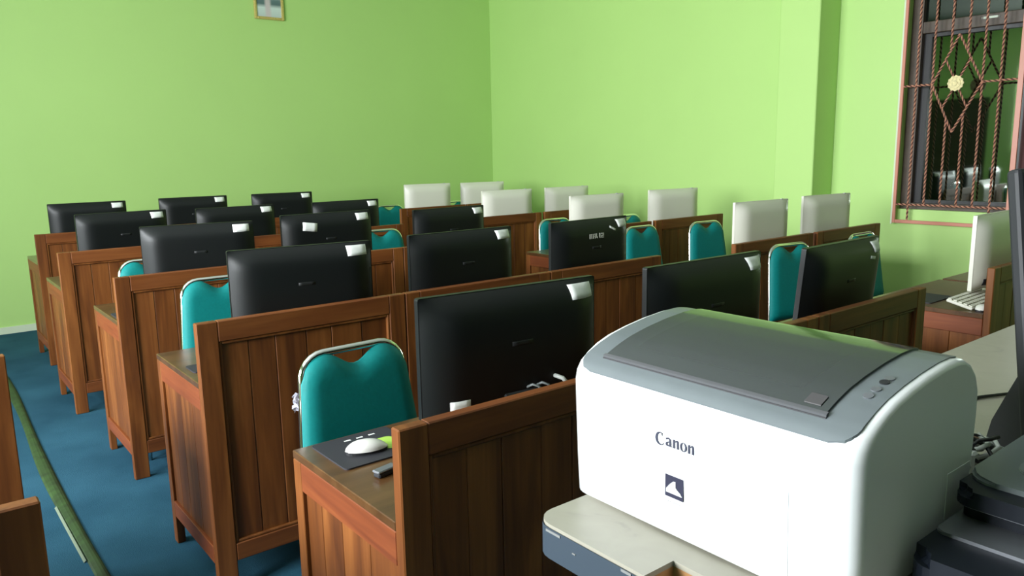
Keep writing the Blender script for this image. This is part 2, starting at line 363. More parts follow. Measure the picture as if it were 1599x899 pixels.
# ------------------------------------------------------------------ wooden computer desks
DW, DH, DT, DD = 0.775, 0.993, 0.784, 0.558
def make_desk():
    t = thing('computer_desk', (0, 0, 0), None, 'desk')
    st, th = 0.068, 0.032
    for x in (0, DW - st):
        obj('stile', box(B(), x, x + st, 0, th, 0, DH, 0.003), W_V, t)
    obj('top_rail', box(B(), st, DW - st, 0, th, DH - 0.072, DH, 0.003), W_H, t)
    obj('bottom_rail', box(B(), st, DW - st, 0, th, 0.12, 0.185, 0.003), W_H, t)
    bm = B(); q = 0.011                                         # inner bead of the frame
    box(bm, st, st + q, 0.004, 0.020, 0.185, DH - 0.072, 0.003); box(bm, DW - st - q, DW - st, 0.004, 0.020, 0.185, DH - 0.072, 0.003)
    box(bm, st + q, DW - st - q, 0.004, 0.020, 0.185, 0.185 + q, 0.003); box(bm, st + q, DW - st - q, 0.004, 0.020, DH - 0.072 - q, DH - 0.072, 0.003)
    obj('bead_moulding', bm, W_V, t)
    xs = [st, 0.168, 0.262, 0.375, 0.472, 0.592, DW - st]
    for i in range(6):
        obj('plank', box(B(), xs[i] + 0.0008, xs[i + 1] - 0.0008, 0.013 + (i % 2) * 0.001, 0.026, 0.185, DH - 0.072, 0.002), W_V, t)
    obj('desktop', box(B(), 0, DW, th, DD, DT - 0.022, DT, 0.002), W_T, t)
    for x in (0.0, DW - 0.03):
        e = x if x == 0 else x + 0.004
        obj('side_stile', box(B(), x, x + 0.03, DD - 0.045, DD, 0, DT - 0.022, 0.002), W_V, t)
        obj('side_rail', box(B(), x, x + 0.03, th, DD - 0.045, DT - 0.1, DT - 0.022, 0.002), W_Y, t)
        obj('side_rail', box(B(), x, x + 0.03, th, DD - 0.045, 0.12, 0.185, 0.002), W_Y, t)
        ys = [th, 0.17, 0.31, 0.42, DD - 0.045]
        for i in range(4):
            obj('plank', box(B(), x + 0.010, x + 0.021, ys[i] + 0.0008, ys[i + 1] - 0.0008, 0.185, DT - 0.1, 0.0015), W_V, t)
    return t
ROWY = dict(A=-0.389, B=0.924, C=2.223, D=3.516, E=4.919)
DESKX = {'A1': (-0.142, 0.658), 'A2': (0.662, 1.424), 'A3': (1.428, 2.194), 'A4': (2.855, 3.655), 'A5': (3.70, 4.50),
         'B1': (-0.142, 0.658), 'B2': (0.662, 1.424), 'B3': (1.428, 2.186), 'B4': (2.819, 3.630), 'B5': (3.676, 4.487),
         'C1': (-0.119, 0.658), 'C2': (0.662, 1.424), 'C3': (1.428, 2.200), 'C4': (2.815, 3.592), 'C5': (3.636, 4.468),
         'D1': (-0.152, 0.638), 'D2': (0.642, 1.416), 'D3': (1.420, 2.200), 'D4': (2.815, 3.610), 'D5': (3.645, 4.450),
         'E1': (-0.086, 0.700), 'E2': (0.704, 1.480), 'E3': (1.484, 2.270), 'E4': (3.005, 3.780), 'E5': (3.80, 4.58),
         'L1': (-1.535, -0.750), 'L2': (-1.465, -0.680)}
ROWN = dict(A='row nearest the laser printer', B='second row from the laser printer', C='middle row of five', D='fourth row from the printer', E='rear row by the back wall')
WHERE = {1: 'at the left aisle', 2: 'in the centre of the black computers', 3: 'at the right end of the black computers', 4: 'left one of the two with white computers', 5: 'right one of the two with white computers'}
proto = make_desk(); first = True
DESK = {}
for k, (x0, x1) in DESKX.items():
    o = proto if first else copy_tree(proto); first = False
    y = {'L1': -0.28, 'L2': 0.89}.get(k) if k[0] == 'L' else ROWY[k[0]]
    o.location = (x0, y, 0); o.scale = ((x1 - x0) / DW, 1, 1); DESK[k] = o
    if k == 'L1': lab = 'wooden desk cut off by the bottom left corner, beyond the green floor strip'
    elif k == 'L2': lab = 'wooden desk at the left picture edge, behind the nearer cut-off desk'
    else: lab = 'varnished wooden desk, %s, %s' % (ROWN[k[0]], {1: 'beside the left aisle', 2: 'second from the aisle', 3: 'third from the aisle', 4: 'fourth from the aisle', 5: 'farthest right'}[int(k[1])])
    tag(o, lab, 'desk', 'wooden computer desks')

# ------------------------------------------------------------------ all-in-one computers
MON = {'A1': (0.341, -0.152, -4.8, 1.198), 'A2': (1.082, -0.198, -1.5, 1.199), 'A3': (1.842, -0.234, 1.6, 1.190),
       'B1': (0.317, 1.095, -8.8, 1.201), 'B2': (1.067, 1.108, -0.4, 1.198), 'B3': (1.842, 1.100, 2.2, 1.195),
       'C1': (0.336, 2.420, -11.4, 1.199), 'C2': (1.055, 2.431, -1.9, 1.210), 'C3': (1.880, 2.407, 1.9, 1.191),
       'D1': (0.263, 3.736, 4.3, 1.198), 'D2': (0.981, 3.707, 1.2, 1.192), 'D3': (1.809, 3.693, -0.2, 1.188),
       'E1': (0.316, 5.113, -1.8, 1.200), 'E2': (1.116, 5.112, -3.8, 1.202), 'E3': (1.890, 5.105, -5.7, 1.198),
       'E4': (3.445, 5.120, -11.6, 1.213), 'E5': (4.137, 5.108, -14.6, 1.204), 'D4': (3.368, 3.702, -8.9, 1.196),
       'D5': (4.082, 3.702, -5.4, 1.193), 'C4': (3.213, 2.427, -6.0, 1.205), 'C5': (4.079, 2.427, -10.1, 1.207),
       'B4': (3.362, 1.129, -5.2, 1.203), 'B5': (4.122, 1.127, -6.6, 1.203), 'A4': (3.361, -0.201, 1.0, 1.198)}
SB, ST_ = 0.052, 0.416            # bottom and top of the screen body above the desk
def shell_y(w, x, z):             # pillow-shaped back, y of the surface at (x, z)
    def s(e, r): e = max(0.0, min(1.0, e / r)); return 1 - (1 - e) ** 2.2
    hz = (ST_ - SB)
    sx = s(w / 2 - abs(x), 0.10); sz = s(ST_ - z, 0.075) * s(z - SB, 0.06)
    return -0.006 - 0.044 * sx * sz
def patch(w, x0, x1, z0, z1, off=0.0012, rot=0.0, nu=4, nv=3):
    bm = B(); cx, cz = (x0 + x1) / 2, (z0 + z1) / 2; ca, sa = math.cos(rot), math.sin(rot)
    def fn(u, v):
        dx, dz = (x0 + u * (x1 - x0)) - cx, (z0 + v * (z1 - z0)) - cz
        x, z = cx + ca * dx - sa * dz, cz + sa * dx + ca * dz
        return (x, shell_y(w, x, z) - off, z)
    g = grid(bm, fn, nu, nv)
    r = bmesh.ops.extrude_face_region(bm, geom=list(bm.faces))
    for v in r['geom']:
        if isinstance(v, bmesh.types.BMVert): v.co.y += off * 0.9
    return bm
def make_aio(w, white):
    t = thing('all_in_one_computer', (0, 0, 0), None, 'computer')
    body = WHITE_PL if white else BLACK_PL
    bm = B()
    pr = rrect(-w / 2, w / 2, SB, ST_, 0.006, 3)
    R = Matrix.Rotation(PI / 2, 4, 'X')
    prism(bm, [(x, z) for x, z in pr], -0.012, 0.006, M=R)                     # edge band: y from -0.006 to 0.012
    nu, nv = 28, 20
    def warp(a): return 0.5 - 0.5 * math.cos(PI * a)
    grid(bm, lambda u, v: ((warp(u) - 0.5) * (w - 0.004), shell_y(w, (warp(u) - 0.5) * w, SB + warp(v) * (ST_ - SB)), SB + 0.002 + warp(v) * (ST_ - SB - 0.004)), nu, nv)
    obj('back_shell', bm, body, t, fixn=False)
    obj('screen', box(B(), -w / 2 + 0.012, w / 2 - 0.012, 0.012, 0.0145, SB + 0.03, ST_ - 0.012), SCREEN, t)
    stand = obj('stand_neck', box(B(), -0.06, 0.06, -0.055, -0.030, 0.008, 0.15, 0.004), body if white else BLACK_MAT, t)
    obj('stand_foot', box(B(), -0.11, 0.11, -0.075, 0.09, 0, 0.010, 0.004), body if white else BLACK_MAT, t)
    if not white:
        obj('inventory_sticker', patch(w, w / 2 - 0.108, w / 2 - 0.026, ST_ - 0.050, ST_ - 0.012), PAPER, t)
        obj('logo', patch(w, -0.032, 0.032, 0.270, 0.282, 0.0003), LOGO_D, t)
    else:
        obj('port_cover', patch(w, -w / 2 + 0.045, -w / 2 + 0.08, SB + 0.028, SB + 0.06, 0.001), BLACK_MAT, t)
        obj('camera_latch', box(B(), w / 2 - 0.075, w / 2 - 0.058, -0.012, -0.002, ST_ - 0.002, ST_ + 0.0035, 0.001), P_LINE, t)
    return t
pb, pwh = make_aio(0.545, False), make_aio(0.50, True)
pwh2 = None
used = {False: False, True: False}
AIO = {}
for k, (x, y, a, zt) in MON.items():
    white = int(k[1]) > 3
    p = pwh if white else pb
    o = p if not used[white] else copy_tree(p); used[white] = True
    o.location = (x, y, DT); o.rotation_euler = (0, 0, math.radians(a)); o.scale = ((1.08 if k == 'A4' else 1), 1, (zt - DT) / ST_)
    AIO[k] = o
    col = 'white' if white else 'black'
    pos = {1: 'beside the left aisle', 2: 'middle of its three', 3: 'third from the left aisle', 4: 'left of its pair', 5: 'right of its pair'}[int(k[1])]
    lab = '%s all-in-one computer, %s, %s' % (col, ROWN[k[0]], pos)
    if k == 'A1': lab = 'large black all-in-one computer with two stickers, just left of the laser printer'
    if k == 'A2': lab = 'black all-in-one computer seen just above the top of the laser printer'
    if k == 'A3': lab = 'black all-in-one computer with torn paper scrap, right of the laser printer top'
    if k == 'B3': lab = 'black all-in-one computer with white marks on its back, second row from printer'
    if k == 'C2': lab = 'black all-in-one computer with two white stickers on top, middle row'
    if k == 'A4': lab = 'white all-in-one computer at far right with keyboard and mouse beside it'
    tag(o, lab, 'computer', 'white all-in-one computers' if white else 'black all-in-one computers')
w = 0.545
for ch in AIO['A3'].children:        # this screen is tipped back on its stand
    if not ch.name.startswith('stand'): ch.rotation_euler = (math.radians(5), 0, 0); ch.location = (0, 0.036, 0)
obj('lower_sticker', patch(w, -0.214, -0.160, 0.114, 0.156), PAPER, AIO['A1'])
obj('second_sticker', patch(w, -0.165, -0.082, ST_ - 0.092, ST_ - 0.046, rot=-0.12), PAPER, AIO['C2'])
obj('torn_paper_scrap', patch(w, 0.098, 0.142, ST_ - 0.058, ST_ - 0.048, rot=-0.45), PAPER, AIO['B3'])
scrap = obj('torn_paper_scrap', patch(w, 0.128, 0.166, ST_ - 0.074, ST_ - 0.062, rot=-0.15), PAPER, AIO['A3'])
scrap.rotation_euler = (math.radians(5), 0, 0); scrap.location = (0, 0.036, 0)
# worn white marks on B3's shell (unreadable strokes of a lettered badge)
bm = B()
for x0, x1, z0, z1 in ((0, .006, 0, .03), (0, .02, .024, .03), (.013, .018, 0, .024), (.024, .029, 0, .03), (.024, .042, .024, .03), (.037, .042, 0, .024), (.026, .04, .012, .016),
                       (.046, .052, .004, .03), (.052, .058, .0, .012), (.070, .076, 0, .03), (.082, .102, .023, .03), (.096, .102, .012, .026), (.082, .102, .010, .016), (.082, .088, 0, .012), (.082, .102, 0, .005)):
    z0, z1 = z0 * 0.8, z1 * 0.8; xa, za = -0.052 + x0, 0.322 + z0
    box(bm, xa, -0.052 + x1, shell_y(w, xa, za) - 0.0015, shell_y(w, xa, za) + 0.001, za, 0.322 + z1)
obj('white_marking', bm, mat('worn_white_marking', (0.60, 0.60, 0.54), 0.6), AIO['B3'])
# plugs at the foot of A1's shell
bm = B()
for x in (0.02, 0.05):
    tube(bm, [(x - 0.01, -0.040, 0.150), (x - 0.004, -0.068, 0.166), (x + 0.010, -0.076, 0.160), (x + 0.022, -0.072, 0.12), (x + 0.024, -0.066, 0.012)], 0.0035, 6)
obj('grey_cables', bm, mat('dim_cable', (0.16, 0.18, 0.18), 0.35), AIO['A1'])
obj('white_plug', tube(B(), [(0.098, -0.042, 0.172), (0.112, -0.070, 0.166), (0.124, -0.074, 0.150)], 0.006, 8), CABLE_W, AIO['A1'])

# ------------------------------------------------------------------ stacking chairs
CT = 0.975
def back_pt(x, z):      # backrest leans away from the sitter
    return Vector((x, 0.06 * (z - 0.50) / (CT - 0.50), z))
def back_half(z): return 0.205 - 0.045 * max(0, (z - 0.50)) / (CT - 0.50)
def make_chair():
    t = thing('stacking_chair', (0, 0, 0), None, 'chair')
    r = 0.0115; R = 0.075
    pts = []
    for z in (0.46, 0.55, 0.65, 0.75, 0.84, CT - R): pts.append(back_pt(-back_half(z), z))
    hw = back_half(CT - R)
    for k in range(1, 7):
        a = PI - PI / 2 * k / 6; pts.append(back_pt(-hw + R + R * math.cos(a), CT - R + R * math.sin(a)))
    half = pts[:]
    pts = half + [Vector((-p.x, p.y, p.z)) for p in reversed(half)]
    obj('back_frame', tube(B(), pts, r, 10), CHROME, t)
    # padded backrest with the dip under the top rail that leaves a hand hold
    def topz(u):
        x = (u - 0.5) * 2
        dip = 0.040 * (0.5 + 0.5 * math.cos(PI * min(1, abs(x) / 0.56))) ** 1.2
        dd = max(0, (abs(x) - 0.55) * 0.162); rr = 0.072
        return CT - 0.004 - dip - (rr - math.sqrt(max(0, rr * rr - min(rr, dd) ** 2)))
    bm = B(); gs = []
    for side in (-1, 1):
        def fn(u, v, side=side):
            z = 0.56 + v * (topz(u) - 0.56); hw2 = back_half(z) + 0.007
            x = (u - 0.5) * 2 * hw2
            e = min(1, min(u, 1 - u) / 0.12) * min(1, (1 - v) / 0.10) * min(1, v / 0.08)
            p = back_pt(x, z); p.y += (-0.016 - 0.022 * (1 - (1 - e) ** 2)) if side < 0 else -0.006; return p
        gs.append(grid(bm, fn, 22, 12))
    a, b = gs; nu, nv = 22, 12
    ring = [(i, 0) for i in range(nu)] + [(nu, j) for j in range(nv)] + [(i, nv) for i in range(nu, 0, -1)] + [(0, j) for j in range(nv, 0, -1)]
    for k in range(len(ring)):
        (i, j), (i2, j2) = ring[k], ring[(k + 1) % len(ring)]
        f = bm.faces.new((a[i][j], a[i2][j2], b[i2][j2], b[i][j])); f.smooth = True
    obj('backrest', bm, TEAL, t)
    bm = B(); prism(bm, rrect(-0.20, 0.20, -0.415, -0.015, 0.05, 4), 0.445, 0.49)
    bmesh.ops.bevel(bm, geom=[e for e in bm.edges if abs(e.verts[0].co.z - e.verts[1].co.z) < 1e-5], offset=0.012, segments=2, affect='EDGES')
    obj('seat', bm, TEAL, t)
    obj('seat_frame', tube(B(), [(-0.19, -0.01, 0.435), (-0.19, -0.39, 0.435), (0.19, -0.39, 0.435), (0.19, -0.01, 0.435)], 0.010, 8, closed=True), CHROME, t)
    for s in (-1, 1):
        obj('leg', tube(B(), [(s * 0.205, -0.005, 0.47), (s * 0.21, 0.01, 0.3), (s * 0.215, 0.05, 0.0)], 0.011, 8), CHROME, t)
        obj('leg', tube(B(), [(s * 0.19, -0.375, 0.435), (s * 0.205, -0.40, 0.2), (s * 0.21, -0.41, 0.0)], 0.011, 8), CHROME, t)
    obj('stretcher', tube(B(), [(-0.208, 0.02, 0.2), (0.208, 0.02, 0.2)], 0.008, 8), CHROME, t)
    return t
CH = [('A1', 0.135, 0.36, 2, 'teal chair with clear plastic bag scrap, behind the nearest desk with a mouse'),
      ('A4', 3.13, 0.785, -8, 'teal chair with chrome side, just left of the black computer with torn scrap'),
      ('A5', 3.90, 0.755, 0, 'teal chair mostly hidden behind the black computer with torn scrap'),
      ('B1', 0.275, 1.985, 0, 'teal chair left of the black computer in the second row by the aisle'),
      ('B2', 0.875, 2.04, 3, 'teal chair showing a sliver right of the second-row black computer by the aisle'),
      ('B4', 3.335, 2.11, 0, 'teal chair right of the black computer with white marks on its back'),
      ('B5', 3.92, 1.985, -6, 'teal chair alone in front of the short wooden panel, right middle'),
      ('C1', 0.215, 2.92, 0, 'teal chair tip left of the black computer in the middle row by the aisle'),
      ('C3', 1.905, 3.36, 0, 'teal chair right of the black computer bearing two white stickers'),
      ('C4', 3.335, 3.04, 0, 'teal chair with bright chrome edge left of the computer with white marks'),
      ('C5', 3.98, 2.86, 0, 'teal chair tip showing between two white computers of the middle row'),
      ('D4', 3.90, 4.20, 0, 'teal chair tip showing between the two white computers of the fourth row'),
      ('E4', 3.27, 5.62, 0, 'teal chair at the back, left of the first white computer'),
      ('E5', 4.08, 5.62, 0, 'teal chair tip showing between the two rearmost white computers')]
pc = make_chair(); first = True; CHAIR = {}
for k, x, y, a, lab in CH:
    o = pc if first else copy_tree(pc); first = False
    rz = math.radians(a); o.location = (x + 0.06 * math.sin(rz), y - 0.06 * math.cos(rz), 0); o.rotation_euler = (0, 0, rz); CHAIR[k] = o
    tag(o, lab, 'chair', 'teal stacking chairs')
# scrap of clear plastic bag hooked on the first chair
bm = B(); r2 = random.Random(3)
def crum(u, v): return Vector((-0.012 + 0.02 * u + 0.006 * r2.uniform(-1, 1), 0.012 * r2.uniform(-1, 1), -0.03 + 0.05 * v + 0.006 * r2.uniform(-1, 1)))
grid(bm, crum, 6, 8, smooth=False)
PLASTIC = mat('clear_crumpled_plastic', (0.70, 0.70, 0.80), 0.2); P(PLASTIC).inputs['Alpha'].default_value = 0.45
ps = obj('plastic_bag', bm, PLASTIC, None, (-0.044, 0.345, 0.850))
tag(ps, 'scrap of crumpled clear plastic hooked on the nearest teal chair', 'bag')

# ------------------------------------------------------------------ things on the desks
def mouse(loc, rz, label):
    t = thing('computer_mouse', loc, label, 'mouse', 'computer mice', rz)
    bm = B()
    def fn(u, v):
        x = (u - 0.5) * 0.112; hw = 0.029 * (1 - abs(2 * u - 1) ** 3.2) ** 0.5 * (1 - 0.12 * math.cos(2 * PI * u))
        a = PI * v; h = 0.006 + 0.016 * (1 - (2 * u - 0.9) ** 2 * 0.75)
        return Vector((x, hw * math.cos(a), 0.008 + h * max(0, math.sin(a)) ** 0.75 * (1 - abs(2 * u - 1) ** 6)))
    grid(bm, fn, 22, 14); bmesh.ops.remove_doubles(bm, verts=bm.verts, dist=1e-5)
    obj('top_shell', bm, MOUSE_W, t)
    poly = [(0.054 * math.cos(2 * PI * k / 28), 0.027 * math.copysign(abs(math.sin(2 * PI * k / 28)) ** 0.7, math.sin(2 * PI * k / 28))) for k in range(28)]
    obj('base', prism(B(), poly, 0.0, 0.0095), BLACK_MAT, t)
    obj('scroll_wheel', tube(B(), [(-0.030, -0.003, 0.0185), (-0.030, 0.003, 0.0185)], 0.006, 12), BLACK_MAT, t)
    return t
def pad(x0, x1, y0, y1, label, rz=0, marks=False):
    cx, cy = (x0 + x1) / 2, (y0 + y1) / 2; hx, hy = (x1 - x0) / 2, (y1 - y0) / 2
    t = thing('mouse_pad', (cx, cy, DT), label, 'mouse pad', 'mouse pads', rz)
    obj('cloth', prism(B(), rrect(-hx, hx, -hy, hy, 0.012, 4), 0.0, 0.004), PAD, t)
    if marks:
        bm = B()
        for k in range(3): box(bm, -0.03 + k * 0.036, -0.012 + k * 0.036, hy - 0.035, hy - 0.028, 0.004, 0.0046)
        obj('printed_marks', bm, PAPER, t)
        obj('printed_lime_shape', prism(B(), rrect(0.03, 0.085, -0.055, 0.03, 0.02, 4), 0.004, 0.0047), GREEN_ST, t)
    return t
pad(-0.098, 0.125, -0.048, 0.155, 'black mouse pad with lime print under the silver mouse on nearest desk', 0.0, True)
mouse((-0.002, 0.026, DT + 0.004), math.radians(-14), 'silver white mouse on black pad on the nearest desk')
pad(-0.105, 0.10, 2.26, 2.46, 'black mouse pad corner behind the panel of the middle row aisle desk')
pad(-0.115, 0.10, 1.09, 1.20, 'thin dark mouse pad corner behind the second-row aisle desk panel')
pad(2.93, 3.18, -0.10, 0.10, 'black mouse pad left of the far right white computer')
dg = thing('usb_receiver', (-0.035, -0.128, DT), 'small silver and black adapter beside the panel of nearest desk', 'adapter', rz=0.2)
obj('body', box(B(), -0.028, 0.03, -0.012, 0.012, 0, 0.012, 0.003), BLACK_MAT, dg); obj('silver_cap', box(B(), -0.03, 0.03, -0.013, 0.013, 0.012, 0.018, 0.002), SILVER, dg)
kb = thing('keyboard', (3.075, -0.232, DT), 'cream white keyboard lying tilted behind the far right white computer', 'keyboard', rz=math.radians(1))
KM = Matrix.Rotation(math.radians(14), 4, 'X')
obj('tray', box(B(), -0.185, 0.185, -0.058, 0.058, 0.004, 0.018, 0.004, 2, KM @ Matrix.Translation((0, 0, 0.012))), WHITE_PL, kb)
km = bpy.data.meshes.new('key'); bmk = B(); box(bmk, -0.0085, 0.0085, -0.0085, 0.0085, 0, 0.006, 0.0015); bmk.to_mesh(km); bmk.free(); km.materials.append(WHITE_PL)
for j in range(5):
    for i in range(16):
        q = bpy.data.objects.new('key', km); COL.objects.link(q); q.parent = kb
        q.matrix_local = KM @ Matrix.Translation((-0.1725 + i * 0.023, -0.046 + j * 0.023, 0.030))
mouse((2.945, -0.327, DT), math.radians(-3), 'silver white mouse at the edge of the far right desk')

# ------------------------------------------------------------------ green taped cable ridge along the aisle
bm = B(); n = 40; prof = [(-0.036, 0.0), (-0.026, 0.006), (-0.004, 0.011), (0.012, 0.0115), (0.024, 0.008), (0.034, 0.0)]; prev = None
for i in range(n + 1):
    y = 0.25 + 4.75 * i / n; cx = -0.437 + 0.012 * math.sin(y * 1.9) + 0.03 * (y - 1.4) / 3.4; wd = 0.78 + 0.12 * math.sin(y * 3.1)
    ring = [bm.verts.new((cx + px * wd, y, pz + 0.0005)) for px, pz in prof]
    if prev:
        for k in range(len(prof) - 1): f = bm.faces.new((prev[k], prev[k + 1], ring[k + 1], ring[k]))
    prev = ring
tape = obj('cable_cover', bm, TAPE); tag(tape, 'dark green taped cable ridge running along the blue carpet aisle', 'cable cover')
bm = B(); prev = None
for i in range(13):
    y = 1.52 + 0.62 * i / 12; cx = -0.476 + 0.012 * math.sin(y * 1.9) + 0.03 * (y - 1.4) / 3.4
    ring = [bm.verts.new((cx + a, y, b)) for a, b in ((0.003, 0.001), (0.007, 0.005), (0.012, 0.0075))]
    if prev:
        for k in range(2): bm.faces.new((prev[k], prev[k + 1], ring[k + 1], ring[k]))
    prev = ring
o = obj('pale_lining_strip', bm, PALE, tape)

# ------------------------------------------------------------------ printer table
TZ = 1.12; TH = 0.042
pt = thing('printer_table', (0.5, -1.6, 0), 'cream topped table with chipped blue grey edge under the laser printer', 'table')
def TP(x, y): return (x - 0.5, y + 1.6)
r = 0.028; poly = []
for k in range(6):
    a = PI / 2 + PI / 2 * k / 5; poly.append((-0.335 + r + r * math.cos(a), -1.040 - r + r * math.sin(a)))
poly += [(-0.335, -1.212), (-0.290, -1.212), (-0.290, -2.10), (1.65, -2.10), (1.65, -1.040)]
obj('tabletop', prism(B(), [TP(*p) for p in poly], TZ - 0.006, TZ), LAM, pt)
obj('core_board', prism(B(), [TP(*p) for p in [(x + 0.001 * (1 if x < 0 else -1), y) for x, y in poly]], TZ - TH, TZ - 0.006), RAW, pt)
bm = B(); strip = poly[:7]                                    # glued edge band on the rounded corner and the left side
ring0 = None
for i, (x, y) in enumerate([(1.0, -1.040)] + strip):
    nx, ny = (0, 1) if i == 0 else ((-1, 0) if i >= 7 else (math.cos(PI / 2 + PI / 2 * (i - 1) / 5), math.sin(PI / 2 + PI / 2 * (i - 1) / 5)))
    X, Y = TP(x + nx * 0.0015, y + ny * 0.0015)
    ch = 0.004 if 0 < i < 8 else 0.002
    ring = [bm.verts.new((X, Y, TZ - TH)), bm.verts.new((X, Y, TZ - ch))]
    if ring0: f = bm.faces.new((ring0[0], ring[0], ring[1], ring0[1])); f.smooth = True
    ring0 = ring
obj('edge_band', bm, EDGE, pt)
CHIP = mat('bare_chip', (0.20, 0.205, 0.20), 0.8)
for y0, y1, za, zb in ((-1.088, -1.064, 0.0060, 0.0090), (-1.113, -1.108, 0.018, 0.0195), (-1.196, -1.182, 0.0045, 0.0075)):
    X, Y0 = TP(-0.337, y0); Y1 = TP(0, y1)[1]; obj('chip', box(B(), X - 0.0004, X + 0.001, Y0, Y1, TZ - zb, TZ - za), CHIP, pt)
for x, y in ((-0.235, -1.13), (1.55, -1.13), (-0.235, -2.0), (1.55, -2.0)):
    X, Y = TP(x, y); obj('leg', box(B(), X - 0.02, X + 0.02, Y - 0.02, Y + 0.02, 0, TZ - TH, 0.003), STEEL, pt)
bm = B(); a = TP(-0.235, -2.0); b = TP(1.55, -1.13)
box(bm, a[0], b[0], b[1] - 0.015, b[1] + 0.015, TZ - TH - 0.05, TZ - TH); box(bm, a[0], b[0], a[1] - 0.015, a[1] + 0.015, TZ - TH - 0.05, TZ - TH)
obj('apron', bm, STEEL, pt)

# ------------------------------------------------------------------ laser printer (front faces -X)
PX0, PX1, PY0, PY1 = -0.260, -0.013, -1.387, -1.021        # depth in X, width in Y
lp = thing('laser_printer', (PX0, PY1, TZ), 'white laser printer with smoky grey curved top on the cream table', 'printer')
PROF = [(0.006, 0.004), (0.003, 0.05), (0.0, 0.12), (-0.001, 0.148), (0.002, 0.160), (0.010, 0.170), (0.024, 0.1785), (0.044, 0.187), (0.065, 0.194), (0.095, 0.2005),
        (0.130, 0.206), (0.165, 0.2095), (0.190, 0.210), (0.208, 0.2075), (0.224, 0.200), (0.238, 0.187), (0.246, 0.170), (0.247, 0.145), (0.245, 0.10), (0.238, 0.004)]
WY = PY1 - PY0
def sec(off, pr=PROF):       # profile shrunk a little for rounded cheeks
    cx, cz = 0.125, 0.10
    return [(x + (cx - x) * off * 0.9, z + (cz - z) * off) for x, z in pr]
bm = B(); rings = []
CHEEK = ((0.0, 0.045, 1.0), (0.0018, 0.018, 0.72), (0.005, 0.005, 0.46), (0.010, 0.0, 0.24), (0.016, 0.0, 0.08), (0.024, 0.0, 0.0))
for y, off, frn in [(-d, o_, f_) for d, o_, f_ in CHEEK] + [(-WY + d, o_, f_) for d, o_, f_ in reversed(CHEEK)]:
    rings.append([bm.verts.new((x + 0.015 * frn * max(0, 1 - x / 0.05), y, z)) for x, z in sec(off)])
for a, b in zip(rings, rings[1:]):
    for k in range(len(PROF)):
        k2 = (k + 1) % len(PROF); f = bm.faces.new((a[k], a[k2], b[k2], b[k])); f.smooth = True
bm.faces.new(rings[0][::-1]); bm.faces.new(rings[-1])
obj('housing', bm, P_WHITE, lp)
def prof_at(s, lo=4, hi=14):      # point on the curved top, s in 0..1 from front to back
    pts = PROF[lo:hi + 1]; ls = [0]
    for p, q in zip(pts, pts[1:]): ls.append(ls[-1] + math.dist(p, q))
    d = s * ls[-1]
    for i in range(len(pts) - 1):
        if d <= ls[i + 1] + 1e-9:
            t_ = (d - ls[i]) / (ls[i + 1] - ls[i]); p, q = pts[i], pts[i + 1]
            tx, tz = q[0] - p[0], q[1] - p[1]; ln = math.hypot(tx, tz)
            return p[0] + tx * t_, p[1] + tz * t_, -tz / ln, tx / ln
    return (*pts[-1], 0, 1)
def skin(y0, y1, s0, s1, lift, ns=24, ny=6, rc=0.0):
    bm = B()
    def fn(u, v):
        s = s0 + (s1 - s0) * u; x, z, nx, nz = prof_at(s)
        inset = 0
        if rc:
            e = min(u, 1 - u) * (s1 - s0) * 0.25
            if e < rc: inset = rc - math.sqrt(max(0, rc * rc - (rc - e) ** 2))
        ya, yb = y0 - inset, y1 + inset
        return Vector((x + nx * lift, ya + (yb - ya) * v, z + nz * lift))
    grid(bm, fn, ns, ny)
    keep = set(bm.faces); r = bmesh.ops.extrude_face_region(bm, geom=list(bm.faces))
    for v in r['geom']:
        if isinstance(v, bmesh.types.BMVert): v.co.z -= lift + 0.004
    keep |= {f for f in r['geom'] if isinstance(f, bmesh.types.BMFace)}
    for f in bm.faces:
        if f not in keep : f.smooth = False
    for f in bm.faces:
        if f not in keep:
            for e in f.edges: e.smooth = False
    return bm
# grey top cover is a frame round the smoky flap
obj('grey_cover', skin(-0.010, -WY + 0.010, 0.02, 0.985, 0.0012, rc=0.022, ns=48), P_GREY, lp)
fl = obj('smoky_flap', skin(-0.040, -WY + 0.046, 0.135, 0.90, 0.0035, ny=8), P_GREY, lp)
fl.data.materials.clear(); fl.data.materials.append(SMOKE)
obj('paper_well', skin(-0.066, -WY + 0.085, 0.25, 0.80, 0.0022), mat('dark_paper_well', (0.016, 0.019, 0.020), 0.6), lp)
obj('flap_lip', skin(-0.038, -WY + 0.044, 0.118, 0.134, 0.0042), mat('flap_lip_grey', (0.09, 0.092, 0.10), 0.3), lp)
obj('flap_groove', skin(-0.038, -WY + 0.044, 0.110, 0.119, 0.0022, ns=3), mat('dark_groove', (0.03, 0.03, 0.034), 0.6), lp)
obj('hinge_tab', skin(-WY + 0.072, -WY + 0.055, 0.16, 0.22, 0.0045, ns=4, ny=2), mat('dark_tab', (0.07, 0.065, 0.068), 0.5), lp)
for s, m in ((0.30, SILVER), (0.36, SILVER), (0.43, BLACK_MAT), (0.47, SILVER)):
    x, z, nx, nz = prof_at(s); bm = B()
    MM = Matrix.Translation((x + nx * 0.001, -WY + 0.027, z + nz * 0.001)) @ Vector((0, 0, 1)).rotation_difference(Vector((nx, 0, nz))).to_matrix().to_4x4()
    prism(bm, [(0.0048 * math.cos(2 * PI * k / 14), 0.0048 * math.sin(2 * PI * k / 14)) for k in range(14)], 0, 0.0012, M=MM)
    obj('panel_button', bm, m, lp)
